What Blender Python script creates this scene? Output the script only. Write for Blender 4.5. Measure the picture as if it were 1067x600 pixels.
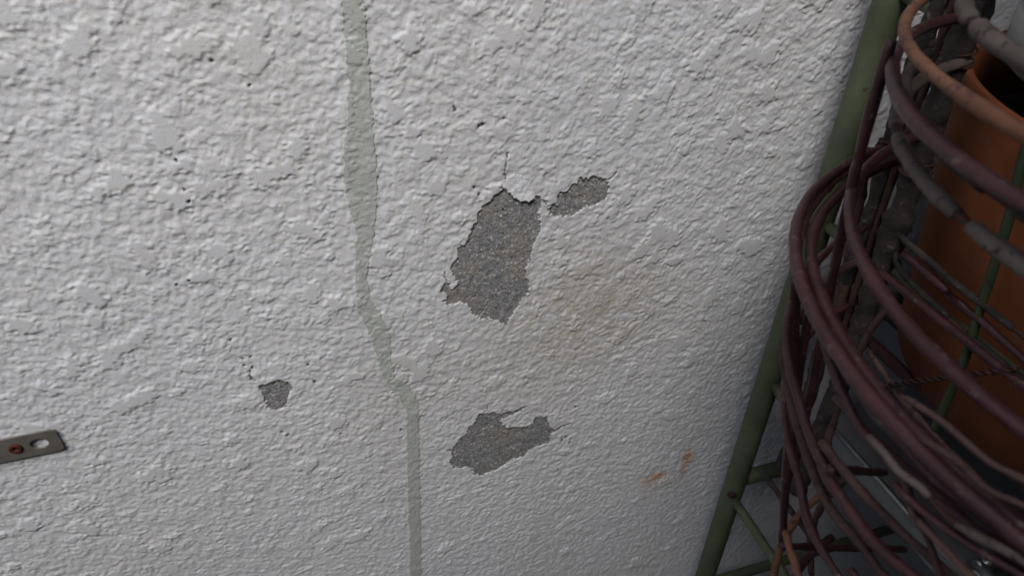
import bpy, math, random
import numpy as np
from mathutils import Vector, Matrix

for o in list(bpy.data.objects): bpy.data.objects.remove(o)
SC = bpy.context.scene
COL = SC.collection
random.seed(7)
RNG = np.random.default_rng(11)
R = math.radians

# ------------------------------------------------------------ camera
cam = bpy.data.cameras.new('camera')
cam.sensor_width = 36.0
cam.lens = 740.0 / 1067.0 * 36.0
cam.clip_start = 0.01
cam.clip_end = 500
cam.dof.use_dof = True
cam.dof.focus_distance = 0.62
cam.dof.aperture_fstop = 11.0
co = bpy.data.objects.new('camera', cam)
COL.objects.link(co)
co.location = (0, -0.46, 1.25)
co.rotation_euler = (R(53.7765), R(-1.2868), R(-17.1813))
SC.camera = co

# ------------------------------------------------------------ sky and sun (overcast)
SUN_EL, SUN_AZ = R(53), R(205)          # azimuth measured clockwise from +y
w = bpy.data.worlds.new('World'); SC.world = w; w.use_nodes = True
nt = w.node_tree; nt.nodes.clear()
sky = nt.nodes.new('ShaderNodeTexSky'); sky.sky_type = 'NISHITA'; sky.sun_disc = False
sky.sun_elevation = SUN_EL; sky.sun_rotation = SUN_AZ
sky.air_density = 1.0; sky.dust_density = 1.5; sky.ozone_density = 1.0
hsv = nt.nodes.new('ShaderNodeHueSaturation'); hsv.inputs['Saturation'].default_value = 0.85
bg = nt.nodes.new('ShaderNodeBackground'); bg.inputs[1].default_value = 0.10
wo = nt.nodes.new('ShaderNodeOutputWorld')
nt.links.new(sky.outputs[0], hsv.inputs['Color']); nt.links.new(hsv.outputs[0], bg.inputs[0]); nt.links.new(bg.outputs[0], wo.inputs[0])
sl = bpy.data.lights.new('sun', 'SUN'); sl.energy = 1.5; sl.angle = R(30); sl.color = (1.0, 0.97, 0.93)
so = bpy.data.objects.new('sun', sl); COL.objects.link(so)
d = Vector((math.sin(SUN_AZ)*math.cos(SUN_EL), math.cos(SUN_AZ)*math.cos(SUN_EL), math.sin(SUN_EL)))
so.rotation_euler = d.to_track_quat('Z', 'Y').to_euler(); so.location = d*6
vs = SC.view_settings
vs.view_transform = 'Standard'; vs.look = 'None'; vs.gamma = 1; vs.use_curve_mapping = False; vs.exposure = 1.2

# ------------------------------------------------------------ materials
def new_mat(name):
    m = bpy.data.materials.new(name); m.use_nodes = True
    t = m.node_tree; b = t.nodes['Principled BSDF']
    return m, t, b
def N(t, k, **kw):
    n = t.nodes.new(k)
    for a, v in kw.items():
        if a in n.inputs.keys(): n.inputs[a].default_value = v
        else: setattr(n, a, v)
    return n
def noise(t, scale, detail=4, rough=.6, co=None):
    n = N(t, 'ShaderNodeTexNoise', Scale=scale, Detail=detail, Roughness=rough)
    if co is None:
        co = t.nodes.get('TC') or N(t, 'ShaderNodeTexCoord', name='TC')
        co = co.outputs['Object']
    t.links.new(co, n.inputs['Vector']); return n
def ramp(t, fac, stops):
    r = N(t, 'ShaderNodeValToRGB'); e = r.color_ramp.elements
    while len(e) < len(stops): e.new(.5)
    for i, (p, c) in enumerate(stops):
        e[i].position = p; e[i].color = (*c, 1) if len(c) == 3 else c
    t.links.new(fac, r.inputs[0]); return r
def mix(t, fac, a, b):
    m = N(t, 'ShaderNodeMix', data_type='RGBA')
    if isinstance(fac, float): m.inputs[0].default_value = fac
    else: t.links.new(fac, m.inputs[0])
    for k, v in ((6, a), (7, b)):
        if isinstance(v, tuple): m.inputs[k].default_value = (*v, 1)
        else: t.links.new(v, m.inputs[k])
    return m.outputs[2]
def bump(t, b, h, strength, dist=.001):
    n = N(t, 'ShaderNodeBump', Strength=strength, Distance=dist)
    t.links.new(h, n.inputs['Height']); t.links.new(n.outputs[0], b.inputs['Normal'])
def attr(t, nm):
    return N(t, 'ShaderNodeAttribute', attribute_name=nm).outputs['Fac']

def mat_wall():
    m, t, b = new_mat('white_stucco_paint')
    n1 = noise(t, 9, 3); n2 = noise(t, 130, 4); n3 = noise(t, 900, 3)
    base = ramp(t, n1.outputs[0], [(.3, (.60, .61, .64)), (.7, (.65, .66, .69))])
    c = mix(t, ramp(t, n2.outputs[0], [(.42, (0, 0, 0)), (.68, (.6, .6, .6))]).outputs[0], base.outputs[0], (.63, .61, .565))
    n5 = noise(t, 3.2, 5, .6)
    c = mix(t, ramp(t, n5.outputs[0], [(.42, (0, 0, 0)), (.70, (.35, .35, .35))]).outputs[0], c, (.61, .585, .53))
    c = mix(t, attr(t, 'grime'), c, (.40, .34, .26))
    c = mix(t, attr(t, 'rust'), c, (.46, .22, .06))
    c = mix(t, attr(t, 'cut'), c, (.26, .25, .23))
    c = mix(t, attr(t, 'pit'), c, (.035, .033, .03))
    sp = ramp(t, noise(t, 420, 2, .5).outputs[0], [(.74, (0, 0, 0)), (.80, (1, 1, 1))])
    c = mix(t, sp.outputs[0], c, (.42, .40, .37))
    t.links.new(c, b.inputs['Base Color']); b.inputs['Roughness'].default_value = .8
    b.inputs['Specular IOR Level'].default_value = .2
    lump = noise(t, 230, 3, .6); mm_ = N(t, 'ShaderNodeMath', operation='MULTIPLY'); t.links.new(lump.outputs[0], mm_.inputs[0]); t.links.new(attr(t, 'coarse'), mm_.inputs[1])
    ma = N(t, 'ShaderNodeMath', operation='MULTIPLY_ADD'); ma.inputs[1].default_value = 14.0; t.links.new(mm_.outputs[0], ma.inputs[0]); t.links.new(n3.outputs[0], ma.inputs[2])
    bump(t, b, ma.outputs[0], .4, .0006)
    return m
def mat_concrete(name='bare_concrete', k=1.75):
    m, t, b = new_mat(name)
    n1 = noise(t, 24, 4); n2 = noise(t, 900, 3, .8); tc = t.nodes['TC'].outputs['Object']
    def cells(scale):
        v = N(t, 'ShaderNodeTexVoronoi', Scale=scale); t.links.new(tc, v.inputs['Vector'])
        sx = N(t, 'ShaderNodeSeparateColor'); t.links.new(v.outputs['Color'], sx.inputs[0])
        return v, sx.outputs[0]
    v, rnd = cells(620)
    c = ramp(t, rnd, [(0, (.10*k, .10*k, .10*k)), (.30, (.155*k, .155*k, .16*k)), (.75, (.20*k, .20*k, .205*k)), (.90, (.27*k, .26*k, .245*k)), (1, (.46*k, .44*k, .41*k))]).outputs[0]
    c = mix(t, ramp(t, n2.outputs[0], [(.40, (.75, .75, .75)), (.62, (0, 0, 0))]).outputs[0], c, (.075*k, .074*k, .072*k))
    c = mix(t, ramp(t, n1.outputs[0], [(.50, (0, 0, 0)), (.70, (.42, .42, .42))]).outputs[0], c, (.18*k, .15*k, .115*k))
    v2, r2 = cells(210)
    pk = ramp(t, v2.outputs['Distance'], [(.10, (1, 1, 1)), (.22, (0, 0, 0))])
    for lo_, hi_, col in ((.70, .74, (.03*k, .028*k, .026*k)), (.0, 0, None)):
        if col is None: continue
        ms = N(t, 'ShaderNodeMath', operation='MULTIPLY'); t.links.new(pk.outputs[0], ms.inputs[0])
        t.links.new(ramp(t, r2, [(lo_, (0, 0, 0)), (hi_, (1, 1, 1))]).outputs[0], ms.inputs[1])
        c = mix(t, ms.outputs[0], c, col)
    t.links.new(c, b.inputs['Base Color']); b.inputs['Roughness'].default_value = .92
    b.inputs['Specular IOR Level'].default_value = .2
    bump(t, b, v.outputs['Distance'], .35, .0006)
    return m
def mat_stripe():
    m, t, b = new_mat('crack_sealant')
    n = noise(t, 60, 4)
    c = ramp(t, n.outputs[0], [(.3, (.43, .45, .415)), (.7, (.49, .51, .475))])
    t.links.new(c.outputs[0], b.inputs['Base Color']); b.inputs['Roughness'].default_value = .55
    bump(t, b, noise(t, 700, 3).outputs[0], .25, .0006)
    return m
def mat_coat(name, a, bb, spots, amt=.62, rough=.5, scale=70, bstr=.4):
    m, t, b = new_mat(name)
    n1 = noise(t, scale*.35, 4); n2 = noise(t, scale*1.7, 5, .7)
    c = ramp(t, n1.outputs[0], [(.35, a), (.68, bb)]).outputs[0]
    msk = ramp(t, n2.outputs[0], [(amt, (0, 0, 0)), (amt+.05, (1, 1, 1))])
    c = mix(t, msk.outputs[0], c, spots)
    t.links.new(c, b.inputs['Base Color']); b.inputs['Roughness'].default_value = rough
    b.inputs['Specular IOR Level'].default_value = .25
    bump(t, b, n2.outputs[0], bstr, .002)
    return m
def mat_plain(name, a, bb, rough=.5, scale=30, metal=0., bs=.1):
    m, t, b = new_mat(name)
    n1 = noise(t, scale, 5, .65)
    c = ramp(t, n1.outputs[0], [(.35, a), (.68, bb)])
    t.links.new(c.outputs[0], b.inputs['Base Color']); b.inputs['Roughness'].default_value = rough
    b.inputs['Metallic'].default_value = metal
    bump(t, b, noise(t, scale*14, 3).outputs[0], bs, .001)
    return m
M = dict(
    wall=mat_wall(), conc=mat_concrete(), stripe=mat_stripe(),
    core=mat_plain('wall_core_concrete', (.2, .2, .2), (.3, .3, .29), .9),
    block=mat_plain('grey_block', (.08, .08, .078), (.12, .12, .117), .9, 8),
    locker=mat_plain('dark_steel_paint', (.05, .052, .055), (.07, .072, .075), .5, 5),
    wood=mat_plain('weathered_wood', (.06, .045, .032), (.11, .085, .06), .85, 12),
    ground=mat_plain('ground_concrete', (.06, .059, .056), (.10, .098, .094), .9, 6),
    green=mat_coat('green_painted_steel', (.060, .072, .040), (.088, .102, .058), (.060, .036, .020), .62, .55, 75, .3),
    shaded_green=mat_coat('shaded_green_paint', (.020, .030, .014), (.030, .042, .020), (.012, .014, .010), .66, .5, 60, .2),  # stand green again, with the stake's shade put into the colour
    p=mat_coat('purple_brown_vinyl', (.028, .0100, .0115), (.052, .0195, .0215), (.085, .058, .048), .60, .45, 90),
    b=mat_coat('brown_weathered_wire', (.034, .016, .015), (.070, .040, .033), (.020, .010, .008), .56, .7, 90),
    r=mat_coat('rusty_orange_wire', (.095, .040, .022), (.15, .072, .040), (.055, .024, .026), .54, .75, 90),
    g=mat_coat('chalky_grey_coating', (.055, .041, .036), (.10, .077, .068), (.026, .014, .012), .57, .7, 90),
    k=mat_coat('rust_black_core', (.018, .009, .008), (.05, .02, .014), (.09, .035, .018), .62, .85),
    bark=mat_coat('blackened_upright', (.014, .011, .010), (.040, .030, .027), (.085, .062, .05), .60, .85, 110, .9),
    terra=mat_coat('terracotta', (.105, .029, .010), (.19, .054, .016), (.13, .060, .036), .62, .8, 22, .25),
    soil=mat_plain('dark_soil', (.012, .010, .008), (.03, .024, .018), .95, 60, 0, .6),
    greyp=mat_plain('grey_plastic', (.15, .15, .15), (.20, .20, .195), .6, 20),
    white=mat_plain('white_plastic', (.70, .70, .70), (.78, .78, .78), .4, 12),
    blue=mat_plain('navy_plastic', (.02, .03, .09), (.03, .045, .13), .45, 12),
    board=mat_plain('grey_board', (.13, .13, .128), (.18, .18, .176), .65, 14),
    zinc=mat_plain('galvanised_metal', (.30, .31, .31), (.42, .43, .43), .33, 40, .85),
    strap=mat_plain('dull_zinc_strap', (.16, .145, .125), (.21, .195, .17), .5, 90, .35),
    screw=mat_coat('rusty_screw', (.05, .014, .008), (.10, .028, .014), (.02, .008, .006), .6, .8, 300),
)

# ------------------------------------------------------------ object helpers
def mesh_obj(name, V, F, mat, parent=None, smooth=True):
    me = bpy.data.meshes.new(name)
    me.from_pydata([tuple(v) for v in V], [], F); me.update()
    if smooth: me.polygons.foreach_set('use_smooth', [True]*len(me.polygons))
    me.materials.append(mat)
    o = bpy.data.objects.new(name, me); COL.objects.link(o)
    if parent: o.parent = parent
    return o
def thing(name, label, cat, group=None, loc=None):
    o = bpy.data.objects.new(name, None); COL.objects.link(o); o.empty_display_size = .05
    o['label'] = label; o['category'] = cat
    if group: o['group'] = group
    return o
def tag(o, label, cat, group=None):
    o['label'] = label; o['category'] = cat
    if group: o['group'] = group
    return o
def resample(P, step=.006, closed=False):
    P = np.array(P, float)
    if len(P) == 2:
        n = max(2, int(np.linalg.norm(P[1]-P[0])/step)+1)
        return P[0]+(P[1]-P[0])*np.linspace(0, 1, n)[:, None]
    Q = np.vstack([2*P[0]-P[1], P, 2*P[-1]-P[-2]]); out = []
    for i in range(1, len(Q)-2):
        p0, p1, p2, p3 = Q[i-1:i+3]
        n = max(2, int(np.linalg.norm(p2-p1)/step))
        u = np.linspace(0, 1, n, endpoint=False)[:, None]
        out.append(.5*((2*p1)+(-p0+p2)*u+(2*p0-5*p1+4*p2-p3)*u**2+(-p0+3*p1-3*p2+p3)*u**3))
    return np.vstack(out+[P[-1:]])
def tube_data(P, r, ns=10, step=.006, rough=.0, wob=0., raw=False):
    P = np.array(P, float) if raw else resample(P, step)
    n = len(P)
    if wob:
        k = max(3, n//9)
        for ax in range(3):
            P[:, ax] += np.interp(np.linspace(0, 1, n), np.linspace(0, 1, k), RNG.normal(0, wob, k))
    T = np.gradient(P, axis=0); T /= np.linalg.norm(T, axis=1)[:, None]+1e-12
    up = np.array([0, 0, 1.]) if abs(T[0][2]) < .9 else np.array([1., 0, 0])
    u = np.cross(T[0], up); u /= np.linalg.norm(u)
    V = []; rr = np.broadcast_to(np.array(r, float), (n,)).copy() if np.ndim(r) == 0 else np.interp(np.linspace(0, 1, n), np.linspace(0, 1, len(r)), r)
    a = np.linspace(0, 2*np.pi, ns, endpoint=False)
    if rough:
        k = max(4, n//2); rr = rr*(1+np.interp(np.linspace(0, 1, n), np.linspace(0, 1, k), RNG.normal(0, rough, k)))
    for i in range(n):
        u = u-T[i]*(u@T[i]); u /= np.linalg.norm(u); v = np.cross(T[i], u)
        rad = rr[i]*(1+(RNG.normal(0, rough*.6, ns) if rough else 0))
        V.append(P[i]+(np.cos(a)*rad)[:, None]*u+(np.sin(a)*rad)[:, None]*v)
    V = np.vstack(V); F = []
    for i in range(n-1):
        for j in range(ns):
            q = (j+1) % ns
            F.append((i*ns+j, i*ns+q, (i+1)*ns+q, (i+1)*ns+j))
    F.append(tuple(range(ns))[::-1]); F.append(tuple(range((n-1)*ns, n*ns)))
    return V, F
def tube(name, P, r, mat, parent=None, **kw):
    V, F = tube_data(P, r, **kw)
    return mesh_obj(name, V, F, M[mat], parent)
def lathe(name, prof, c, mat, parent=None, ns=72, wob=0.):
    V = []; F = []
    for i in range(ns):
        a = 2*math.pi*i/ns
        for r, z in prof:
            V.append((c[0]+r*math.cos(a), c[1]+r*math.sin(a), z))
    n = len(prof)
    for i in range(ns):
        j = (i+1) % ns
        for k in range(n-1):
            F.append((i*n+k, j*n+k, j*n+k+1, i*n+k+1))
    return mesh_obj(name, V, F, M[mat], parent)
def box(name, x0, x1, y0, y1, z0, z1, mat, parent=None, bev=.003):
    import bmesh
    bm = bmesh.new(); bmesh.ops.create_cube(bm, size=1)
    for v in bm.verts:
        v.co = Vector((x0 if v.co.x < 0 else x1, y0 if v.co.y < 0 else y1, z0 if v.co.z < 0 else z1))
    bmesh.ops.bevel(bm, geom=bm.edges[:], offset=bev, segments=2, affect='EDGES')
    me = bpy.data.meshes.new(name); bm.to_mesh(me); bm.free(); me.materials.append(M[mat])
    o = bpy.data.objects.new(name, me); COL.objects.link(o)
    if parent: o.parent = parent
    return o
def grid_mesh(name, X, Y, Z, keep, mat, parent=None, attrs=None):
    """X,Y,Z: (nz,nx) arrays; keep: (nz-1,nx-1) bool."""
    nz, nx = X.shape
    idx = np.arange(nz*nx).reshape(nz, nx)
    q = np.stack([idx[:-1, :-1], idx[:-1, 1:], idx[1:, 1:], idx[1:, :-1]], -1)[keep]
    used = np.zeros(nz*nx, bool); used[q.ravel()] = True
    rm = np.cumsum(used)-1; q = rm[q]
    co_ = np.stack([X.ravel(), Y.ravel(), Z.ravel()], 1)[used]
    me = bpy.data.meshes.new(name)
    me.vertices.add(len(co_)); me.vertices.foreach_set('co', co_.astype(np.float32).ravel())
    me.loops.add(q.size); me.loops.foreach_set('vertex_index', q.astype(np.int32).ravel())
    me.polygons.add(len(q)); me.polygons.foreach_set('loop_start', np.arange(0, q.size, 4, dtype=np.int32))
    me.polygons.foreach_set('use_smooth', np.ones(len(q), bool))
    for k, a in (attrs or {}).items():
        at = me.attributes.new(k, 'FLOAT', 'POINT'); at.data.foreach_set('value', a.ravel()[used].astype(np.float32))
    me.update(calc_edges=True); me.validate()
    me.materials.append(mat)
    o = bpy.data.objects.new(name, me); COL.objects.link(o)
    if parent: o.parent = parent
    return o

# ------------------------------------------------------------ ground
gr = mesh_obj('ground', [(-200, -400, 0), (200, -400, 0), (200, .1, 0), (-200, .1, 0)], [(0, 1, 2, 3)], M['ground'], smooth=False)
gr['kind'] = 'structure'

# unseen block wall added behind the camera to block low sky light
bw = thing('light_blocking_wall', 'added grey concrete block wall, out of view, blocking low light on the stucco wall', 'wall')
box('footing', -3.4, 3.4, -1.56, -1.40, -.02, .20, 'block', bw, .004)
for row in range(12):
    for k in range(-8, 9):
        x = k*.40+(.2 if row % 2 else 0)
        if row == 0 and k == -8:
            blk = box('block', -.195, .195, -.06, .06, 0, .19, 'block', bw, .004); blk.location = (x, -1.48, .205)
        else:
            b2 = blk.copy(); COL.objects.link(b2); b2.location = (x, -1.48, .205+row*.2)

# unseen steel locker added to darken the stucco towards the lower right
lk = thing('light_blocking_locker', 'tall dark grey steel locker added out of view to block light', 'locker')
LKX = .035
box('cabinet', LKX-.04, LKX+1.24, -1.37, -.82, .06, 2.22, 'locker', lk, .006)
box('plinth', LKX-.02, LKX+1.22, -1.35, -.85, 0, .06, 'k', lk, .003)
box('cabinet_roof', LKX-.07, LKX+1.27, -1.385, -.79, 2.222, 2.25, 'locker', lk, .006)
for x0, x1, hx in ((-.025, .597, .555), (.603, 1.225, .645)):
    dr = box('door', LKX+x0, LKX+x1, -.8185, -.806, .09, 2.19, 'locker', lk, .004)
    tube('handle', [(LKX+hx, -.800, .95), (LKX+hx, -.785, .97), (LKX+hx, -.785, 1.10), (LKX+hx, -.800, 1.12)], .006, 'zinc', dr)

# unseen board fence, added to cut off sky light from the right
fe = thing('light_blocking_fence', 'weathered brown board fence added beyond the plant stand to block light', 'fence')
for k in range(10):
    y = -.075-.138*k
    if k == 0: pk = box('plank', -.011, .011, -.066, .066, 0, 2.2, 'wood', fe, .003); pk.location = (1.50, y, .02)
    else:
        p2 = pk.copy(); COL.objects.link(p2); p2.location = (1.50+.003*(k % 3), y, .02-.012*(k % 4))
for z in (.4, 1.2, 2.0): box('rail', 1.515, 1.555, -1.39, -.012, z, z+.07, 'wood', fe, .003)

# ------------------------------------------------------------ the stucco wall: a relief of sprayed, flattened blobs
# outlines on the wall, (x, z) in tenths of a millimetre
PATCH = dict(
    big=[(1405, 9912), (1457, 9877), (1497, 9830), (1524, 9790), (1576, 9776), (1641, 9790), (1712, 9799), (1724, 9726), (1706, 9657), (1728, 9520), (1724, 9445), (1680, 9375), (1661, 9300), (1643, 9192), (1614, 9068), (1659, 8993), (1655, 8876), (1594, 8802), (1539, 8709), (1483, 8632), (1469, 8563), (1396, 8615), (1323, 8667), (1238, 8674), (1167, 8752), (1127, 8846), (1059, 8911), (1004, 8889), (949, 8883), (924, 8938), (966, 8979), (901, 9041), (903, 9090), (944, 9123), (969, 9093), (976, 9043), (1008, 9037), (1049, 9093), (1024, 9162), (981, 9233), (1001, 9292), (1055, 9344), (1044, 9437), (1109, 9456), (1149, 9523), (1163, 9595), (1215, 9645), (1215, 9730), (1266, 9793), (1317, 9814), (1360, 9863)],
    upper=[(1794, 9673), (1832, 9711), (1874, 9690), (1866, 9806), (1934, 9805), (1983, 9861), (2023, 9869), (2046, 9914), (2102, 9896), (2155, 9914), (2269, 9873), (2303, 9759), (2274, 9690), (2194, 9658), (2124, 9653), (2058, 9618), (1964, 9579), (1907, 9597), (1839, 9598)],
    low=[(887, 7114), (944, 7109), (975, 7169), (1024, 7236), (1092, 7297), (1112, 7372), (1170, 7408), (1218, 7525), (1256, 7502), (1352, 7500), (1448, 7459), (1565, 7466), (1701, 7493), (1624, 7449), (1527, 7410), (1421, 7374), (1461, 7295), (1492, 7231), (1571, 7235), (1672, 7196), (1772, 7230), (1789, 7307), (1911, 7280), (1927, 7184), (1957, 7119), (2006, 7062), (2087, 7109), (2068, 7072), (2008, 7033), (1967, 7017), (1964, 6887), (1912, 6883), (1829, 6872), (1736, 6842), (1687, 6769), (1583, 6759), (1481, 6703), (1399, 6655), (1306, 6641), (1235, 6605), (1174, 6656), (1124, 6762), (1065, 6812), (1015, 6799), (937, 6840), (920, 6947), (942, 7011), (934, 7085)],
    small=[(-644, 8373), (-581, 8389), (-502, 8412), (-458, 8400), (-419, 8358), (-391, 8295), (-430, 8239), (-455, 8179), (-457, 8122), (-509, 8091), (-579, 8088), (-618, 8133), (-620, 8213), (-634, 8305)],
)
SL = [(372, 11557), (363, 11342), (360, 11171), (358, 10992), (314, 10612), (266, 10411), (230, 10162), (244, 9929), (276, 9722), (230, 9296), (201, 9021), (269, 8790), (309, 8542), (349, 8258), (378, 8114), (453, 7988), (518, 7801), (489, 7227), (471, 6810), (451, 6361), (396, 5174), (358, 4389)]
SR = [(517, 11551), (506, 11334), (501, 11162), (496, 10982), (491, 10594), (488, 10421), (485, 10166), (464, 9937), (415, 9700), (317, 9280), (321, 9093), (404, 8901), (449, 8688), (443, 8402), (461, 8207), (563, 8088), (644, 7852), (616, 7186), (602, 6764), (578, 6313), (523, 5115), (492, 4321)]
PITS = [(1053, 10572, 12), (1046, 10594, 8), (1252, 10445, 10), (1224, 10427, 8), (1409, 10480, 6), (1184, 9948, 9), (1221, 9885, 9), (-778, 10116, 8), (-1010, 9472, 8), (-921, 9497, 9), (-763, 8894, 7), (-710, 8694, 9), (-651, 8700, 9), (-709, 8622, 9), (-657, 8589, 9), (-684, 8480, 14), (-209, 8313, 14), (-235, 8515, 7), (-554, 7810, 10), (-514, 7761, 13), (2215, 7335, 12), (2079, 6409, 16), (1255, 6428, 12), (790, 6578, 9), (-67, 6244, 12), (221, 6306, 9), (-443, 11030, 7), (-254, 10859, 7), (-789, 10419, 9), (-788, 10204, 7), (2801, 5914, 10), (1749, 8593, 8), (464, 7527, 12), (-75, 7639, 8), (2142, 6920, 15), (2199, 6873, 13), (2103, 6874, 13), (2192, 6816, 12)]
CRACKS = [([(1443, 10199), (1430, 10107), (1417, 10005)], .00035), ([(1539, 9981), (1578, 9951), (1604, 9890), (1645, 9826), (1690, 9775)], .0007), ([(1425, 10020), (1440, 9960), (1420, 9915)], .0003), ([(1700, 9790), (1745, 9760), (1790, 9700)], .0003), ([(1240, 7510), (1290, 7560), (1300, 7610)], .0003), ([(2087, 7109), (2130, 7090), (2180, 7120), (2215, 7100)], .00035), ([(-660, 8440), (-690, 8500), (-680, 8560)], .0004), ([(960, 9120), (930, 9180), (940, 9240)], .0003), ([(2290, 9870), (2340, 9905), (2360, 9960)], .0003)]
RUST = [(.3340, .5880, .013, .0065, .75), (.3230, .5840, .008, .005, .5), (.3707, .6093, .0058, .0110, .9), (.3690, .5950, .0050, .022, .5), (.3300, .5760, .004, .012, .35), (.3340, .5780, .022, .016, .2)]
GRIME = [(.2300, .8586, .075, .055, .40), (.1500, .8000, .10, .05, .14), (.0440, .8121, .05, .06, .12), (.05, .70, .04, .08, .06), (.19, .93, .05, .05, .10)]
PLABEL = dict(big='largest tall patch of bare grey concrete', upper='small slanted patch beside the tall one', low='wide ragged patch with a thin point', small='smallest patch, shaped like a shield')
ST = .0009                                  # mesh step
TS = .0008; TX0, TZ0, TN = -.40, .20, 1280   # relief tile: step, origin, size
def fft_noise(lo, hi, seed):
    """band-limited periodic noise; lo, hi = wavelengths in mm"""
    g = np.random.default_rng(seed).normal(size=(TN, TN))
    f = np.fft.fftfreq(TN, 1.0); k = np.hypot(f[:, None], f[None, :])
    k = k/(TS*1000)
    flt = np.exp(-(k*lo/1.5)**2)*(1-np.exp(-(k*hi/1.0)**2))
    r = np.fft.ifft2(np.fft.fft2(g)*flt).real
    return r/r.std()
def gauss(A, s):
    f = np.fft.fftfreq(TN, 1.0); k2 = f[:, None]**2+f[None, :]**2
    return np.fft.ifft2(np.fft.fft2(A)*np.exp(-2*np.pi**2*s*s*k2)).real
WX = fft_noise(3, 12, 1)*.8; WZ = fft_noise(3, 12, 2)*.8
BX = fft_noise(5, 26, 3)*2.3; BZ = fft_noise(5, 26, 4)*2.3
def stamp(H, n, rlo, rhi, alo, ahi, flat, wx, wz, seed, keepf=None):
    g = np.random.default_rng(seed)
    cx = g.uniform(0, TN, n); cz = g.uniform(0, TN, n); rr = g.uniform(rlo, rhi, n)/(TS*1000)
    aa = g.uniform(alo, ahi, n); an = g.uniform(0, np.pi, n); el = g.uniform(1.0, 1.6, n); kk = g.uniform(0, 1, n)
    for i in range(n):
        if keepf is not None and kk[i] > keepf(cz[i]): continue
        m = int(rr[i]*(2.0 if flat else 1.7)+(8 if flat else 3)); ix = np.arange(int(cx[i])-m, int(cx[i])+m+1); iz = np.arange(int(cz[i])-m, int(cz[i])+m+1)
        s = np.ix_(iz % TN, ix % TN)
        dx = (ix-cx[i])[None, :]+wx[s]; dz = (iz-cz[i])[:, None]+wz[s]
        c, q = math.cos(an[i]), math.sin(an[i])
        u = (dx*c+dz*q)/el[i]; v = (-dx*q+dz*c)*el[i]**.5
        d = np.sqrt(u*u+v*v)/rr[i]
        if flat: h = np.minimum(aa[i], (1-d)*rr[i]*TS*1000*.85)
        else: h = aa[i]*(1-d*d)
        h[d > (1.2 if flat else 1.05)] = -9
        H[s] = np.maximum(H[s], h)
H = np.full((TN, TN), -.30)+fft_noise(8, 30, 5)*.07
stamp(H, 85000, .9, 2.1, -.05, .50, False, WX, WZ, 21)
stamp(H, 12000, 1.5, 3.2, .20, .72, False, WX, WZ, 22)
stamp(H, 5200, 2.0, 4.6, .45, .82, True, BX, BZ, 23, lambda z: .30+.70*z/TN)
stamp(H, 1500, 3.6, 10.0, .78, 1.18, True, BX, BZ, 24, lambda z: .06+.94*(z/TN)**2.2)
H = gauss(H, .6)+fft_noise(1.7, 3.5, 6)*.055+fft_noise(60, 300, 7)*.08
JAG = (fft_noise(2.5, 7, 8)*.55+fft_noise(5, 16, 9)*.55)*.001
FN = fft_noise(2.2, 6, 10)
SL = [(340, 15500), (365, 14000), (380, 12700)]+SL+[(340, 3300), (330, 1800), (350, 300)]
SR = [(480, 15500), (505, 14000), (520, 12700)]+SR+[(470, 3300), (455, 1800), (470, 300)]
def samp(A, x, z):
    u = (x-TX0)/TS; v = (z-TZ0)/TS
    i = np.floor(u).astype(int); j = np.floor(v).astype(int); a = u-i; b = v-j
    i0, i1, j0, j1 = i % TN, (i+1) % TN, j % TN, (j+1) % TN
    return (A[j0, i0]*(1-a)+A[j0, i1]*a)*(1-b)+(A[j1, i0]*(1-a)+A[j1, i1]*a)*b
def sdist(x, z, poly):
    P = np.array(poly, float)*1e-4; dm = np.full(x.shape, 1e9); ins = np.zeros(x.shape, bool)
    for a, b in zip(P, np.roll(P, -1, 0)):
        e = b-a; t = np.clip(((x-a[0])*e[0]+(z-a[1])*e[1])/(e@e), 0, 1)
        dm = np.minimum(dm, np.hypot(x-a[0]-t*e[0], z-a[1]-t*e[1]))
        c = ((a[1] > z) != (b[1] > z)) & (x < (b[0]-a[0])*(z-a[1])/(b[1]-a[1]+1e-15)+a[0]); ins ^= c
    return np.where(ins, -dm, dm)
def segd(x, z, pts):
    P = np.array(pts, float)*1e-4; dm = np.full(x.shape, 1e9)
    for a, b in zip(P[:-1], P[1:]):
        e = b-a; t = np.clip(((x-a[0])*e[0]+(z-a[1])*e[1])/(e@e), 0, 1)
        dm = np.minimum(dm, np.hypot(x-a[0]-t*e[0], z-a[1]-t*e[1]))
    return dm
def axis(f0, f1, lo, hi, mlo, mhi, g0=1.02, g1=1.02):
    """fine steps from f0 to f1, up to 3 mm as far as mlo / mhi, coarse beyond"""
    a = list(np.arange(f0, f1, ST)); s = ST
    while a[-1] < hi:
        s = min(s*g1, .0036) if a[-1] < mhi else min(s*1.08, .03)
        a.append(a[-1]+s)
    a[-1] = hi; b = []; s = ST; p = f0
    while p > lo:
        s = min(s*g0, .0036) if p > mlo else min(s*1.08, .03)
        p -= s; b.append(p)
    b[-1] = lo
    return np.array(b[::-1]+a)
xs = axis(-.332, .465, -1.6, 2.4, -.85, .80); zs = axis(.56, 1.155, -.02, 2.6, .25, 1.42, 1.0055)
GX, GZ = np.meshgrid(xs, zs)
def pdist(x, z, poly):
    P = np.array(poly, float)*1e-4; out = np.full(x.shape, .5)
    w_ = (x > P[:, 0].min()-.02) & (x < P[:, 0].max()+.02) & (z > P[:, 1].min()-.02) & (z < P[:, 1].max()+.02)
    xx, zz = x[w_], z[w_]
    out[w_] = sdist(xx, zz, poly)+samp(JAG, xx, zz)
    return out
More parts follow.
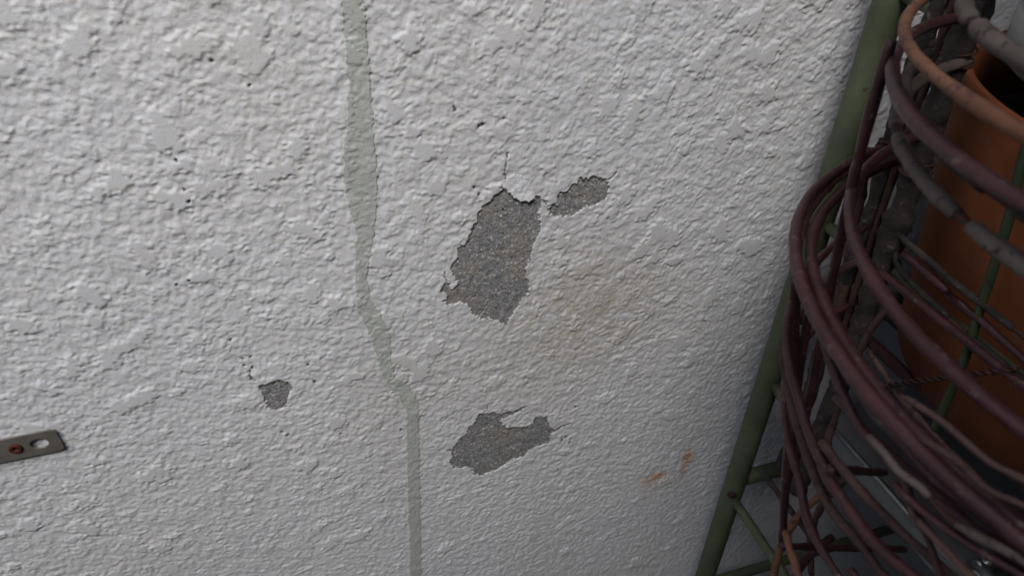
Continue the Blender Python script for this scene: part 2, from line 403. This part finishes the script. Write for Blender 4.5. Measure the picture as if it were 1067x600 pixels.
def relief(x, z):
    # the brushed sealant fills the hollows under it, so the relief is softer there
    xl = np.interp(z, [b*1e-4 for a, b in SL[::-1]], [a*1e-4 for a, b in SL[::-1]]); xr = np.interp(z, [b*1e-4 for a, b in SR[::-1]], [a*1e-4 for a, b in SR[::-1]])
    f = np.clip(np.minimum(x-xl, xr-x)/.0015+.5, 0, 1)
    return samp(H, x, z)*.00106*(1-.45*f)+f*.0001
HH = relief(GX, GZ)
stepx = np.gradient(xs); stepz = np.gradient(zs)
coarse = np.clip((np.maximum(stepx[None, :], stepz[:, None])-.0018)/.002, 0, 1)
HH = HH*(1-.75*coarse)
D = np.full(GX.shape, .5)
for nm, poly in PATCH.items(): D = np.minimum(D, pdist(GX, GZ, poly))
lift = np.exp(-((D-.0015)/.0025)**2)*(D > -.002)
HH = HH*(.35+.65*np.clip(D/.004, 0, 1))+lift*.0002
# loosened flakes of paint beside two of the patches
for fx, fz, s, hh in ((.1560, .9905, .0060, .0008), (-.0605, .8415, .006, .0006)):
    HH += hh*np.exp(-(((GX-fx)/s)**2+((GZ-fz)/(s*.7))**2)**2)
pit = np.zeros(GX.shape)
for px, pz, pr in PITS:
    x0, z0, r0 = px*1e-4, pz*1e-4, max(pr*1e-4, .0009)
    w_ = (abs(GX-x0) < .006) & (abs(GZ-z0) < .006)
    dd = np.hypot((GX[w_]-x0)*1.1, (GZ[w_]-z0)*.8)/r0+samp(FN, GX[w_], GZ[w_])*.35
    pit[w_] = np.maximum(pit[w_], np.clip(1.5-dd, 0, 1))
for ck, wd in CRACKS:
    w_ = (GX > min(p[0] for p in ck)*1e-4-.01) & (GX < max(p[0] for p in ck)*1e-4+.01) & (GZ > min(p[1] for p in ck)*1e-4-.01) & (GZ < max(p[1] for p in ck)*1e-4+.01)
    dd = segd(GX[w_], GZ[w_], ck)+samp(FN, GX[w_], GZ[w_])*.00035
    pit[w_] = np.maximum(pit[w_], np.clip(1.4-dd/wd, 0, 1))
HH = HH-pit*.0016
hole = np.clip(-D/.0007, 0, 1)
HH = HH*(1-hole)-.0040*hole
rust = np.zeros(GX.shape); FB = fft_noise(3, 14, 12)
for rx, rz, sx, sz, a in RUST:
    w_ = (abs(GX-rx) < sx*4) & (abs(GZ-rz) < sz*4)
    e = np.exp(-((GX[w_]-rx)/sx)**2-((GZ[w_]-rz)/sz)**2)
    rust[w_] = np.maximum(rust[w_], np.clip(a*e*(1.1+.7*samp(FB, GX[w_], GZ[w_])), 0, 1))
FG = fft_noise(12, 90, 13)
grime = np.zeros(GX.shape)
for gx, gz, sx, sz, a in GRIME:
    grime += a*np.exp(-((GX-gx)/sx)**2-((GZ-gz)/sz)**2)
grime = np.clip(grime*(1+.35*samp(FG, GX, GZ)), 0, .6)
keep = np.minimum.reduce([-D[:-1, :-1], -D[1:, :-1], -D[:-1, 1:], -D[1:, 1:]]) < .0018
wall = thing('stucco_wall', 'rough white painted stucco wall with peeled patches baring grey concrete', 'wall')
grid_mesh('stucco_surface', GX, -HH, GZ, keep, M['wall'], wall, dict(pit=pit, rust=rust, grime=grime, cut=np.clip((.0005-D)/.0004, 0, 1), coarse=coarse))
for nm, poly in PATCH.items():
    P = np.array(poly)*1e-4
    ax = np.arange(P[:, 0].min()-.006, P[:, 0].max()+.006, ST*.8); az = np.arange(P[:, 1].min()-.006, P[:, 1].max()+.006, ST*.8)
    X2, Z2 = np.meshgrid(ax, az); dd = pdist(X2, Z2, poly)
    y2 = .0008+samp(FN, X2, Z2)*.00013+samp(FB, X2, Z2)*.00006+samp(FG, X2, Z2)*.00015
    k2 = np.minimum.reduce([dd[:-1, :-1], dd[1:, :-1], dd[:-1, 1:], dd[1:, 1:]]) < .0025
    o = grid_mesh('bare_concrete_patch', X2, y2, Z2, k2, M['conc'], wall)
    o['label'] = PLABEL[nm]
# band of greenish sealant brushed down the wall, riding on the relief
SLa = resample([(a*1e-4, b*1e-4, 0) for a, b in SL], .002); SRa = resample([(a*1e-4, b*1e-4, 0) for a, b in SR], .002)
nv = 1500; tt = np.linspace(0, 1, nv)
def along(P):
    s = np.linspace(0, 1, len(P)); return np.stack([np.interp(tt, s, P[:, 0]), np.interp(tt, s, P[:, 1])], 1)
# match rows by control point, so that both edges advance together
def rows(Pts):
    P = np.array(Pts, float)*1e-4; s = np.linspace(0, 1, len(P)); Q = np.stack([np.interp(tt, s, P[:, 0]), np.interp(tt, s, P[:, 1])], 1)
    k = np.hanning(25); k /= k.sum(); E = np.vstack([np.repeat(Q[:1], 12, 0), Q, np.repeat(Q[-1:], 12, 0)])
    return np.stack([np.convolve(E[:, i], k, 'valid') for i in (0, 1)], 1)
A_, B_ = rows(SL), rows(SR)
uu = np.linspace(0, 1, 30)[None, :, None]
Q = A_[:, None, :]*(1-uu)+B_[:, None, :]*uu
Q[:, :, 0] += samp(FB, Q[:, :, 0], Q[:, :, 1])*.0004+samp(FG, Q[:, :, 0], Q[:, :, 1])*.0005+samp(FN, Q[:, :, 0], Q[:, :, 1])*.0001*(abs(uu[..., 0]-.5)*2)**4
edge = np.minimum(uu[0, :, 0], 1-uu[0, :, 0]); th = np.where(edge > .02, .00045, -.0012)[None, :]
hs = relief(Q[..., 0], Q[..., 1])+th+.0009*((Q[..., 1] > 1.17) | (Q[..., 1] < .36))
o = grid_mesh('sealant_band', Q[..., 0], -hs, Q[..., 1], np.ones((nv-1, 29), bool), M['stripe'], wall)
o['label'] = 'greenish grey sealant band running down the wall'
# curled chip of paint hanging over the top of the largest bare patch
fl = [(1405, 9925), (1425, 9985), (1480, 10020), (1545, 10010), (1590, 9985), (1625, 9920), (1672, 9845), (1668, 9800), (1610, 9780), (1545, 9795), (1500, 9815), (1450, 9880)]
X2, Z2 = np.meshgrid(np.arange(.138, .170, .0006), np.arange(.975, 1.004, .0006))
dd = sdist(X2, Z2, fl)+samp(JAG, X2, Z2)*.8
u_ = np.clip((1.000-Z2)/.021+(X2-.153)*12, 0, 1.3)
y2 = -(relief(X2, Z2)*.75+.0002+.0021*u_**1.8)
k2 = np.maximum.reduce([dd[:-1, :-1], dd[1:, :-1], dd[:-1, 1:], dd[1:, 1:]]) < 0
fk = grid_mesh('paint_flake', X2, y2, Z2, k2, M['wall'], wall)
fk['label'] = 'curled white paint chip over the largest bare patch'
sd = fk.modifiers.new('thickness', 'SOLIDIFY'); sd.thickness = .0006; sd.offset = -1
box('wall_core', -1.6, 2.4, .012, .16, -.02, 2.6, 'core', wall)

# ------------------------------------------------------------ perforated metal strap screwed to the wall
import bmesh
def strap():
    t = thing('perforated_strap', 'grey perforated metal strap screwed flat to the stucco wall', 'metal strap')
    z0, hw, x1 = .8243, .0112, -.2143; y = -.0019; th = .0016
    slots = [(x1-.0140-.0170*i*2, .0064, .0055) for i in range(5)]
    rnd = [(x1-.0300-.0340*i, .0042, .0042) for i in range(5)]
    x0 = x1-.185
    bm = bmesh.new()
    out = []
    for cx, cz, a0 in ((x1-.003, hw-.003, 0), (x0+.003, hw-.003, 90), (x0+.003, -hw+.003, 180), (x1-.003, -hw+.003, 270)):
        for k in range(5):
            a = R(a0+k*22.5); out.append((cx+.003*math.cos(a), cz+.003*math.sin(a)))
    def ring(pts):
        vs = [bm.verts.new((p[0], 0, p[1])) for p in pts]
        return [bm.edges.new((vs[i], vs[(i+1) % len(vs)])) for i in range(len(vs))]
    es = ring(out)
    for cx, rx, rz in slots+rnd[1:]:
        es += ring([(cx+rx*math.cos(2*math.pi*k/24), rz*math.sin(2*math.pi*k/24)) for k in range(24)])
    bmesh.ops.triangle_fill(bm, use_beauty=True, use_dissolve=False, edges=es)
    r = bmesh.ops.extrude_face_region(bm, geom=bm.faces[:])
    for v in r['geom']:
        if isinstance(v, bmesh.types.BMVert): v.co.y -= th
    bmesh.ops.recalc_face_normals(bm, faces=bm.faces[:])
    me = bpy.data.meshes.new('plate'); bm.to_mesh(me); bm.free(); me.materials.append(M['strap'])
    o = bpy.data.objects.new('plate', me); COL.objects.link(o); o.parent = t
    o.location = (0, y, z0); o.rotation_euler = (0, R(-1.5), 0)
    # keep it turning about its own end
    off = Vector((x1, 0, 0)); o.location = Vector((x1, y, z0))-o.rotation_euler.to_matrix() @ off
    cx = rnd[0][0]
    sc = lathe('screw', [(0, 0), (.0012, 0), (.0014, .0010), (.0038, .0012), (.0046, .0006), (.0048, -.0004), (.0048, -.004)], (0, 0), 'screw', t, 28)
    sc.rotation_euler = (R(90), 0, 0); sc.location = (cx, y-th-.0004, z0-.0004)
strap()

# ------------------------------------------------------------ green tubular plant stand
st = thing('plant_stand', 'green painted tubular steel plant stand standing against the stucco wall', 'plant stand')
LX, RX, BY, FY = .412, 1.16, -.040, -.640
for x in (LX, RX):
    for y in (BY, FY):
        lg = tube('leg', [(x, y, .012), (x, y, 1.78)], .0119, 'green', st, ns=20, step=.03)
        tube('rubber_foot', [(x, y, 0), (x, y, .045)], .0152, 'k', lg, ns=16)
        cp = lathe('cap', [(0, 1.790), (.008, 1.788), (.0124, 1.78), (.0124, 1.765)], (x, y), 'k', lg, 20)
for x in (LX, RX):
    for k in range(8):
        z = .205+.185*k
        stub = x == LX and k in (3, 5)
        tube('bracket' if stub else 'rung', [(x, BY-.0125, z), (x-(.010 if stub else 0), -.112 if stub else FY+.0125, z)], .0050, 'green', st, ns=12, step=.02)
for y in (BY, FY):
    for z, r in ((.603, .0088), (.390, .0066), (.836, .0075), (1.52, .0088)):
        tube('crossbar', [(LX+.0125, y, z), (RX-.0125, y, z)], r, 'green', st, ns=14, step=.03)
for i in range(17):
    x = LX+.04+.042*i
    tube('shelf_slat', [(x, BY-.004, .8485), (x, FY+.004, .8485)], .0050, 'bark' if i % 3 else 'p', st, ns=10, step=.03, rough=.05)
for z in (.603, .390):
    pass
bo = lathe('bolt', [(0, .003), (.0030, .0026), (.005, .0010), (.0052, 0)], (0, 0), 'k', st, 18)
bo.rotation_euler = (R(90), 0, R(-40)); bo.location = (LX-.0080, BY-.0090, .590)
# boards and a metal tray lie on the stand
tag(box('lower_board', .532, 1.13, -.625, -.010, .6125, .648, 'board'), 'flat grey board lying on the low crossbars of the green stand', 'board')
tag(box('shade_board', .40, 1.17, -.66, -.012, 1.5295, 1.556, 'board'), 'grey board added on the top crossbars of the green stand to shade the pots', 'board')  # out-of-view board, added to cast shade on basket and pots
bd = [q for q in bpy.data.objects if q.name == 'lower_board'][0]
mesh_obj('lit_edge_strip', *tube_data([(.5310, -.622, .6475), (.5310, -.013, .6475)], .0028, ns=8, step=.05), M['zinc'], bd)  # bright strip painting the light along the board's edge
tr = thing('metal_tray', 'shiny galvanised metal tray lying on the flat grey board', 'tray')
box('tray_base', .545, 1.05, -.56, -.232, .6485, .6520, 'zinc', tr, .001)
rim = [(.541, -.228, .661), (1.054, -.228, .661), (1.054, -.564, .661), (.541, -.564, .661)]
for a, b in zip(rim, rim[1:]+rim[:1]):
    a, b = Vector(a), Vector(b); e = (b-a).normalized()*.0035
    tube('rolled_rim', [tuple(a-e), tuple(b+e)], .0055, 'zinc', tr, ns=14, step=.03)
    n = Vector((0, 0, 1)).cross(e).normalized()*.004
    Vv = [a, b, b+n*.9-Vector((0, 0, .0105)), a+n*.9-Vector((0, 0, .0105))]
    mesh_obj('tray_side', Vv, [(0, 1, 2, 3)], M['zinc'], tr, False)

# ------------------------------------------------------------ pots on the stand
PA = (.604, -.212)
pot = thing('terracotta_pot', 'large orange terracotta pot on the green stand behind the wire basket', 'pot')
lathe('pot_body', [(.0, .856), (.164, .856), (.170, .860), (.174, .90), (.186, .99), (.1985, 1.082), (.1985, 1.087), (.1965, 1.0885), (.193, 1.087), (.187, 1.05), (.172, .93), (.155, .885), (0, .885)], PA, 'terra', pot, 96)
lathe('soil', [(0, .905), (.12, .905), (.150, 1.02), (.165, 1.034), (.183, 1.036)], PA, 'soil', pot, 48)
gp = thing('grey_inner_pot', 'grey plastic pot with a white rim nested inside the orange terracotta pot', 'pot')
lathe('pot_body', [(0, .908), (.09, .908), (.100, .915), (.138, 1.094), (.1765, 1.096), (.1785, 1.098), (.1795, 1.125), (.174, 1.126), (.132, 1.09), (.095, .925), (0, .925)], PA, 'greyp', gp, 80)
lathe('rim', [(.1700, 1.1275), (.1740, 1.128), (.1740, 1.146), (.173, 1.147), (.1690, 1.147), (.168, 1.146), (.168, 1.128), (.1700, 1.1275)], PA, 'white', gp, 80)
bt = thing('blue_tub', 'dark blue plastic tub sitting inside the white rimmed grey pot', 'tub')
lathe('tub_body', [(0, .926), (.08, .926), (.092, .96), (.128, 1.09), (.160, 1.115), (.1655, 1.158), (.1615, 1.159), (.155, 1.115), (.120, 1.09), (.088, .96), (0, .935)], PA, 'blue', bt, 64)
def dup(root, dx, dy, dz, label, s=1.0):
    r = root.copy(); COL.objects.link(r); r.location = (dx, dy, dz); r.scale = (s, s, s); r['label'] = label
    for c in root.children:
        q = c.copy(); COL.objects.link(q); q.parent = r
    return r
dup(pot, .42, -.02, 0, 'orange terracotta pot added next to the nested pots to block light')  # extra pot, added so the stand blocks more light
dup(pot, -.01, -.215, 1.556-.856*.98, 'orange terracotta pot added on the upper board to block light over the wire basket', .98)  # unseen pot, added overhead to hold back light
dup(pot, .40, -.20, 1.556-.856*.98, 'orange terracotta pot added at the fence end of the upper board to block light', .98)  # second unseen pot up there, likewise added as a light blocker

# ------------------------------------------------------------ wire basket hung on the end of the stand
AXC = (.45, -.33)
bk = thing('wire_basket', 'half-round basket of purple-brown coated wire, peeling and rusty, hung on green stand', 'basket')
def coated(name, P, r, gaps, parent, core='k', coat='g', seed=1):
    """rusty core wire with broken lengths of thick coating round it"""
    Q = resample(P, .004); g = np.random.default_rng(seed)
    o = mesh_obj(name, *tube_data(Q, r*.62, raw=True, rough=.12), M[core], parent)
    n = len(Q); i = 0
    while i < n-4:
        L = int(g.integers(*gaps)); j = min(n, i+L)
        if j-i > 3:
            rr = np.full(j-i, r); rr[0] *= .86; rr[-1] *= .82; rr *= 1+g.normal(0, .035, j-i)
            V, F = tube_data(Q[i:j], list(rr), raw=True, rough=.05)
            mesh_obj('coating', V, F, M[coat], o)
        i = j+int(g.integers(1, 5))
    return o
def arc(z, r, a0=102, a1=258, dz=0., n=40):
    P = []
    for i in range(n+1):
        a = R(a0+(a1-a0)*i/n); P.append((AXC[0]+r*math.cos(a), AXC[1]+r*math.sin(a), z+dz*math.sin(a*2.3)))
    return P
#      height radius thickness style
coated('hoop', arc(1.166, .199, dz=.0012), .0040, (12, 40), bk, 'k', 'g', 3)
tube('hoop', arc(1.154, .221, dz=.001), .0029, 'r', bk, rough=.08, wob=.0007)
tube('hoop', arc(1.1345, .219, dz=.001), .0034, 'p', bk, rough=.075, wob=.0008)
coated('hoop', arc(1.1095, .2105, dz=.001), .0036, (14, 38), bk, 'k', 'g', 8)
coated('hoop', arc(1.126, .2115, 118, 258, dz=.002), .0032, (10, 30), bk, 'k', 'bark', 5)
tube('hoop', arc(1.0595, .2175, dz=.001), .0033, 'p', bk, rough=.075, wob=.0009)
tube('hoop', arc(1.0405, .2415, dz=.0015), .0033, 'p', bk, rough=.075, wob=.0008)
tube('hoop', arc(1.0345, .2315, dz=.0015), .0034, 'p', bk, rough=.075, wob=.0010)
for y, r, top in ((-.0905, .0062, 1.19), (-.1165, .0088, 1.20), (-.5650, .0070, 1.19), (-.5420, .0075, 1.20)):
    tube('upright', [(.3995, y, top), (.400, y-.003, 1.05), (.4005, y-.009, .93), (.4015, y-.012, .80), (.402, y-.010, .70)], r, 'bark', bk, rough=.13, wob=.0012, step=.005, ns=12)
tube('upright', [(.3985, -.1040, 1.19), (.399, -.108, 1.0), (.399, -.117, .86)], .0030, 'k', bk, rough=.1)
tube('upright', [(.399, -.079, 1.03), (.399, -.086, .976), (.399, -.100, .917), (.399, -.110, .86)], .0045, 'b', bk, rough=.16, wob=.001)
for a in (205, 240):
    P = [(AXC[0]+r*math.cos(R(a)), AXC[1]+r*math.sin(R(a)), z) for z, r in ((1.16, .222), (1.10, .216), (1.04, .226), (.98, .224), (.86, .200), (.72, .176), (.675, .160))]
    tube('rib', P, .0036, 'p', bk, rough=.05)
WIRES = [
('rib1', 'p', 3.1, [(292, -171, 1142), (293, -171, 1122), (296, -172, 1069), (305, -175, 996), (312, -177, 942), (319, -181, 868), (324, -183, 813)]),
('rib2', 'p', 3.7, [(282, -168, 996), (307, -176, 887), (315, -179, 842), (327, -184, 775), (337, -189, 722)]),
('rib3', 'p', 3.2, [(298, -172, 989), (302, -174, 941), (313, -178, 868), (324, -183, 804)]),
('W1', 'p', 2.8, [(394, -106, 979), (368, -114, 979), (343, -126, 979), (319, -140, 979), (297, -157, 979), (278, -177, 979), (260, -199, 979), (246, -222, 979), (235, -245, 979), (232, -257, 974), (226, -278, 974), (224, -293, 971), (222, -310, 972), (221, -325, 972), (220, -341, 976), (220, -358, 982), (225, -385, 982), (233, -412, 982), (245, -437, 982), (259, -461, 982), (276, -483, 982), (296, -502, 982), (317, -520, 982), (341, -534, 982), (366, -546, 982), (393, -554, 982)]),
('W3', 'b', 2.7, [(395, -111, 953), (370, -119, 953), (345, -130, 953), (322, -144, 953), (301, -161, 953), (281, -180, 953), (265, -201, 953), (251, -225, 953), (236, -258, 953), (231, -279, 949), (227, -298, 950), (224, -316, 956), (224, -333, 955), (224, -343, 957), (227, -370, 957), (234, -397, 957), (243, -422, 957), (256, -446, 957), (271, -468, 957), (289, -489, 957), (309, -507, 957), (331, -523, 957), (355, -535, 957), (380, -545, 957)]),
('W4', 'p', 2.5, [(397, -118, 918), (372, -126, 918), (348, -137, 918), (326, -150, 918), (305, -166, 918), (287, -185, 918), (271, -205, 918), (257, -228, 918), (247, -250, 918), (242, -268, 911), (237, -288, 911), (233, -311, 915), (233, -319, 915), (233, -345, 915), (236, -371, 915), (243, -397, 915), (252, -421, 915), (264, -444, 915), (279, -465, 915), (297, -485, 915), (316, -502, 915), (338, -517, 915), (361, -529, 915), (386, -538, 915)]),
('W5', 'r', 2.6, [(261, -250, 854), (257, -260, 853), (253, -271, 854), (252, -281, 848), (250, -305, 833), (251, -329, 818), (256, -353, 803), (262, -375, 788), (272, -396, 773), (284, -416, 758), (297, -434, 744), (313, -449, 729), (330, -462, 714), (349, -473, 699), (369, -480, 684)]),
('W10', 'p', 2.3, [(228, -244, 1036), (220, -271, 1027), (217, -288, 1020), (215, -301, 1017), (213, -317, 1018), (213, -327, 1020), (213, -343, 1023), (214, -359, 1027), (217, -377, 1031), (224, -405, 1031), (235, -431, 1031), (248, -456, 1031), (265, -479, 1031), (284, -500, 1031), (306, -519, 1031), (329, -535, 1031), (355, -548, 1031), (381, -558, 1031)]),
('W10b', 'p', 2.3, [(392, -99, 1034), (365, -108, 1034), (339, -119, 1034), (315, -134, 1034), (292, -152, 1034), (272, -172, 1034), (254, -194, 1034), (240, -219, 1034), (228, -245, 1034), (220, -269, 1034), (215, -292, 1032), (213, -312, 1032), (212, -322, 1033), (212, -339, 1032), (213, -355, 1035), (216, -375, 1036), (223, -402, 1036), (233, -429, 1036), (247, -454, 1036), (263, -477, 1036), (282, -499, 1036), (304, -518, 1036), (327, -534, 1036), (352, -547, 1036), (379, -557, 1036)]),
('W12', 'g', 1.7, [(208, -311, 1027), (207, -322, 1028), (207, -330, 1027), (207, -341, 1030), (208, -353, 1028), (210, -365, 1031), (212, -377, 1036), (224, -403, 1036), (234, -430, 1036), (247, -455, 1036), (264, -478, 1036), (283, -500, 1036), (304, -518, 1036), (328, -534, 1036), (353, -548, 1036), (380, -558, 1036)]),
('W13', 'b', 2.0, [(210, -315, 1025), (210, -328, 1023), (211, -338, 1012), (212, -348, 1010), (213, -359, 1009), (214, -367, 1008), (215, -372, 1008), (225, -399, 1007), (235, -425, 1006), (248, -450, 1005), (264, -474, 1004), (282, -495, 1004), (303, -514, 1003), (326, -530, 1002), (351, -543, 1001), (377, -554, 1001)]),
('W14', 'p', 1.7, [(209, -331, 1019), (210, -343, 1018), (210, -356, 1021), (211, -367, 1023), (213, -378, 1026), (224, -404, 1026), (235, -431, 1026), (248, -456, 1026), (265, -479, 1026), (284, -500, 1026), (306, -519, 1026), (329, -535, 1026), (355, -548, 1026), (382, -558, 1026), (409, -564, 1026), (438, -567, 1026), (466, -567, 1026), (494, -563, 1026), (522, -556, 1026), (549, -546, 1026), (574, -533, 1026), (597, -517, 1026), (618, -498, 1026), (637, -476, 1026), (653, -453, 1026), (667, -428, 1026), (677, -401, 1026), (684, -373, 1026), (687, -345, 1026), (687, -316, 1026)]),
('W17', 'b', 1.5, [(214, -337, 1008), (215, -345, 1006), (216, -352, 1000), (218, -357, 993), (220, -361, 988), (229, -388, 969), (241, -412, 949), (256, -435, 930), (273, -455, 910), (292, -473, 891), (313, -488, 871), (335, -500, 852), (358, -509, 832), (381, -515, 813), (405, -519, 793), (428, -519, 774), (451, -516, 754), (473, -511, 735), (493, -504, 715), (512, -493, 696), (529, -480, 676)]),
('W16', 'g', 1.4, [(214, -314, 1051), (216, -329, 1053), (217, -342, 1053), (218, -352, 1053), (221, -362, 1055), (230, -388, 1055), (238, -414, 1055), (250, -439, 1055), (264, -462, 1055), (282, -483, 1055), (301, -502, 1055), (323, -519, 1055), (346, -533, 1055), (371, -544, 1055), (397, -552, 1055)]),
('W18', 'b', 1.5, [(210, -329, 1047), (212, -345, 1049), (212, -356, 1048), (214, -363, 1048), (216, -369, 1049), (226, -396, 1049), (235, -422, 1049), (248, -447, 1049), (263, -471, 1049), (282, -492, 1049), (302, -511, 1049), (325, -527, 1049), (349, -541, 1049), (375, -551, 1049)]),
('plane_h', 'g', 2.3, [(400, -127, 986), (400, -137, 984), (400, -154, 983), (400, -175, 981), (400, -188, 980)]),
('plane_h', 'g', 2.3, [(400, -131, 972), (400, -139, 964), (400, -149, 961), (400, -169, 958), (400, -187, 957), (400, -208, 955)]),
('plane_h', 'p', 2.8, [(400, -140, 978), (400, -179, 973), (400, -201, 969)]),
('plane_h', 'b', 2.8, [(400, -141, 886), (400, -168, 879), (400, -195, 875), (400, -242, 872)]),
('plane_h', 'p', 3.1, [(400, -141, 870), (400, -165, 863), (400, -203, 859), (400, -241, 858)]),
('chain', 'c', 2.0, [(400, -159, 863), (400, -207, 917), (400, -247, 962)]),
('stake', 'G', 2.8, [(400, -189, 1065), (400, -196, 1036), (400, -206, 974), (400, -212, 937)]),
('brace', 'b', 2.9, [(400, -99, 1111), (400, -119, 1126)]),
('twig', 'b', 2.9, [(400, -137, 850), (400, -136, 901), (400, -143, 932)]),
('loop', 'b', 3.4, [(400, -175, 776), (400, -164, 738), (400, -161, 697), (400, -166, 668), (400, -180, 638)]),
('loop', 'b', 3.2, [(400, -138, 829), (400, -138, 789), (400, -145, 766)]),
('bar', 'p', 2.8, [(223, -290, 976), (400, -200, 808)]),
('bar', 'p', 2.5, [(269, -244, 827), (400, -241, 764)])
]
for i, (nm, s, r, P) in enumerate(WIRES):
    P = [(x*.001, y*.001, z*.001) for x, y, z in P]; r *= .001
    if nm == 'chain' or nm == 'stake': continue
    if nm == 'plane_h': P = P+[(P[-1][0], -.40, P[-1][2]-.004), (P[-1][0], -.56, P[-1][2]-.002)]
    if nm == 'brace': P = [P[0], (.400, -.113, 1.1215)]
    kind = 'rib' if nm.startswith('rib') else 'hoop' if nm.startswith('W') else 'tie_wire'
    if s == 'g': coated(kind, P, r*1.05, (8, 30), bk, 'k', 'bark' if nm == 'plane_h' else 'b' if nm == 'W16' else 'g', 40+i)
    else: tube(kind, P, r, s, bk, rough=.09 if s == 'p' else .14, wob=.0011)
def bowl_r(z): return float(np.interp(z, [.66, .72, .857, 1.0, 1.03, 1.045, 1.06], [.165, .18, .206, .235, .238, .238, .222]))
for k in range(5):                      # thinner strands woven between the main hoops
    z0 = .935+.0200*k; a0 = random.uniform(165, 200); st_ = 'pbpbp'[k]
    P = []
    for q in range(30):
        a = R(a0+(258-a0)*q/29); z = z0+.009*math.sin(a*1.7+k*1.9)+.004*math.sin(a*5+k)
        rr_ = bowl_r(z)+.0035*math.sin(a*3+k*2.3)-.002; P.append((AXC[0]+rr_*math.cos(a), AXC[1]+rr_*math.sin(a), z))
    if st_ == 'g': coated('strand', P, .0024, (8, 26), bk, 'k', 'g', 70+k)
    else: tube('strand', P, random.uniform(.0017, .0025), st_, bk, rough=.12, wob=.0012)
for k, (c0, ax_) in enumerate((((.400, -.093, 1.040), 'z'), ((.400, -.119, 1.108), 'z'), ((.400, -.122, 1.035), 'z'))):
    P = []; rr_ = .0078 if k == 0 else .0098
    for q in range(26):
        a = q*.75; P.append((c0[0]+rr_*math.cos(a), c0[1]+rr_*math.sin(a), c0[2]+.0007*(q-13)*.6+.002*math.sin(a*.37+k)))
    tube('tie_wire', P, .0009, 'k', bk, ns=6, step=.003, wob=.0004)
tube('hoop', arc(.676, .162), .0036, 'p', bk, rough=.05)
tube('hoop', arc(.725, .181), .0034, 'r', bk, rough=.05)
for y in (-.26, -.33, -.40):
    hw = math.sqrt(.162**2-(y+.33)**2)
    tube('floor_wire', [(AXC[0]-hw, y, .6755), (.402, y, .6755)], .0030, 'p', bk, rough=.05)
for z in (.676, .860, .953, 1.166): tube('back_wire', [(.397, -.095, z), (.397, -.562, z)], .0030, 'bark' if z != .953 else 'p', bk, rough=.08)

stake = [p for p in WIRES if p[0] == 'stake'][0]
P = [(x*.001+.001, y*.001, z*.001) for x, y, z in stake[3]]
P = [(P[0][0], P[0][1]+.004, 1.085)]+P+[(P[-1][0], P[-1][1]-.006, .86)]
o = tube('plant_stake', P, .0030, 'shaded_green', None, rough=.03)
tag(o, 'thin green coated plant stake leaning upright inside the wire basket', 'plant stake')
ch = [p for p in WIRES if p[0] == 'chain'][0]
tw = thing('twisted_wire', 'thin dark rusty twisted wire stretched across the basket in front of the orange pot', 'wire')
Q = resample([(x*.001-.004, y*.001, z*.001) for x, y, z in ch[3]], .0012)
for ph in (0, math.pi):
    a = np.arange(len(Q))*.55+ph
    S = Q+.0013*np.stack([np.cos(a), np.sin(a)*.7, np.sin(a)*.7], 1)
    mesh_obj('strand', *tube_data(S, .0011, raw=True, ns=7), M['k'], tw)
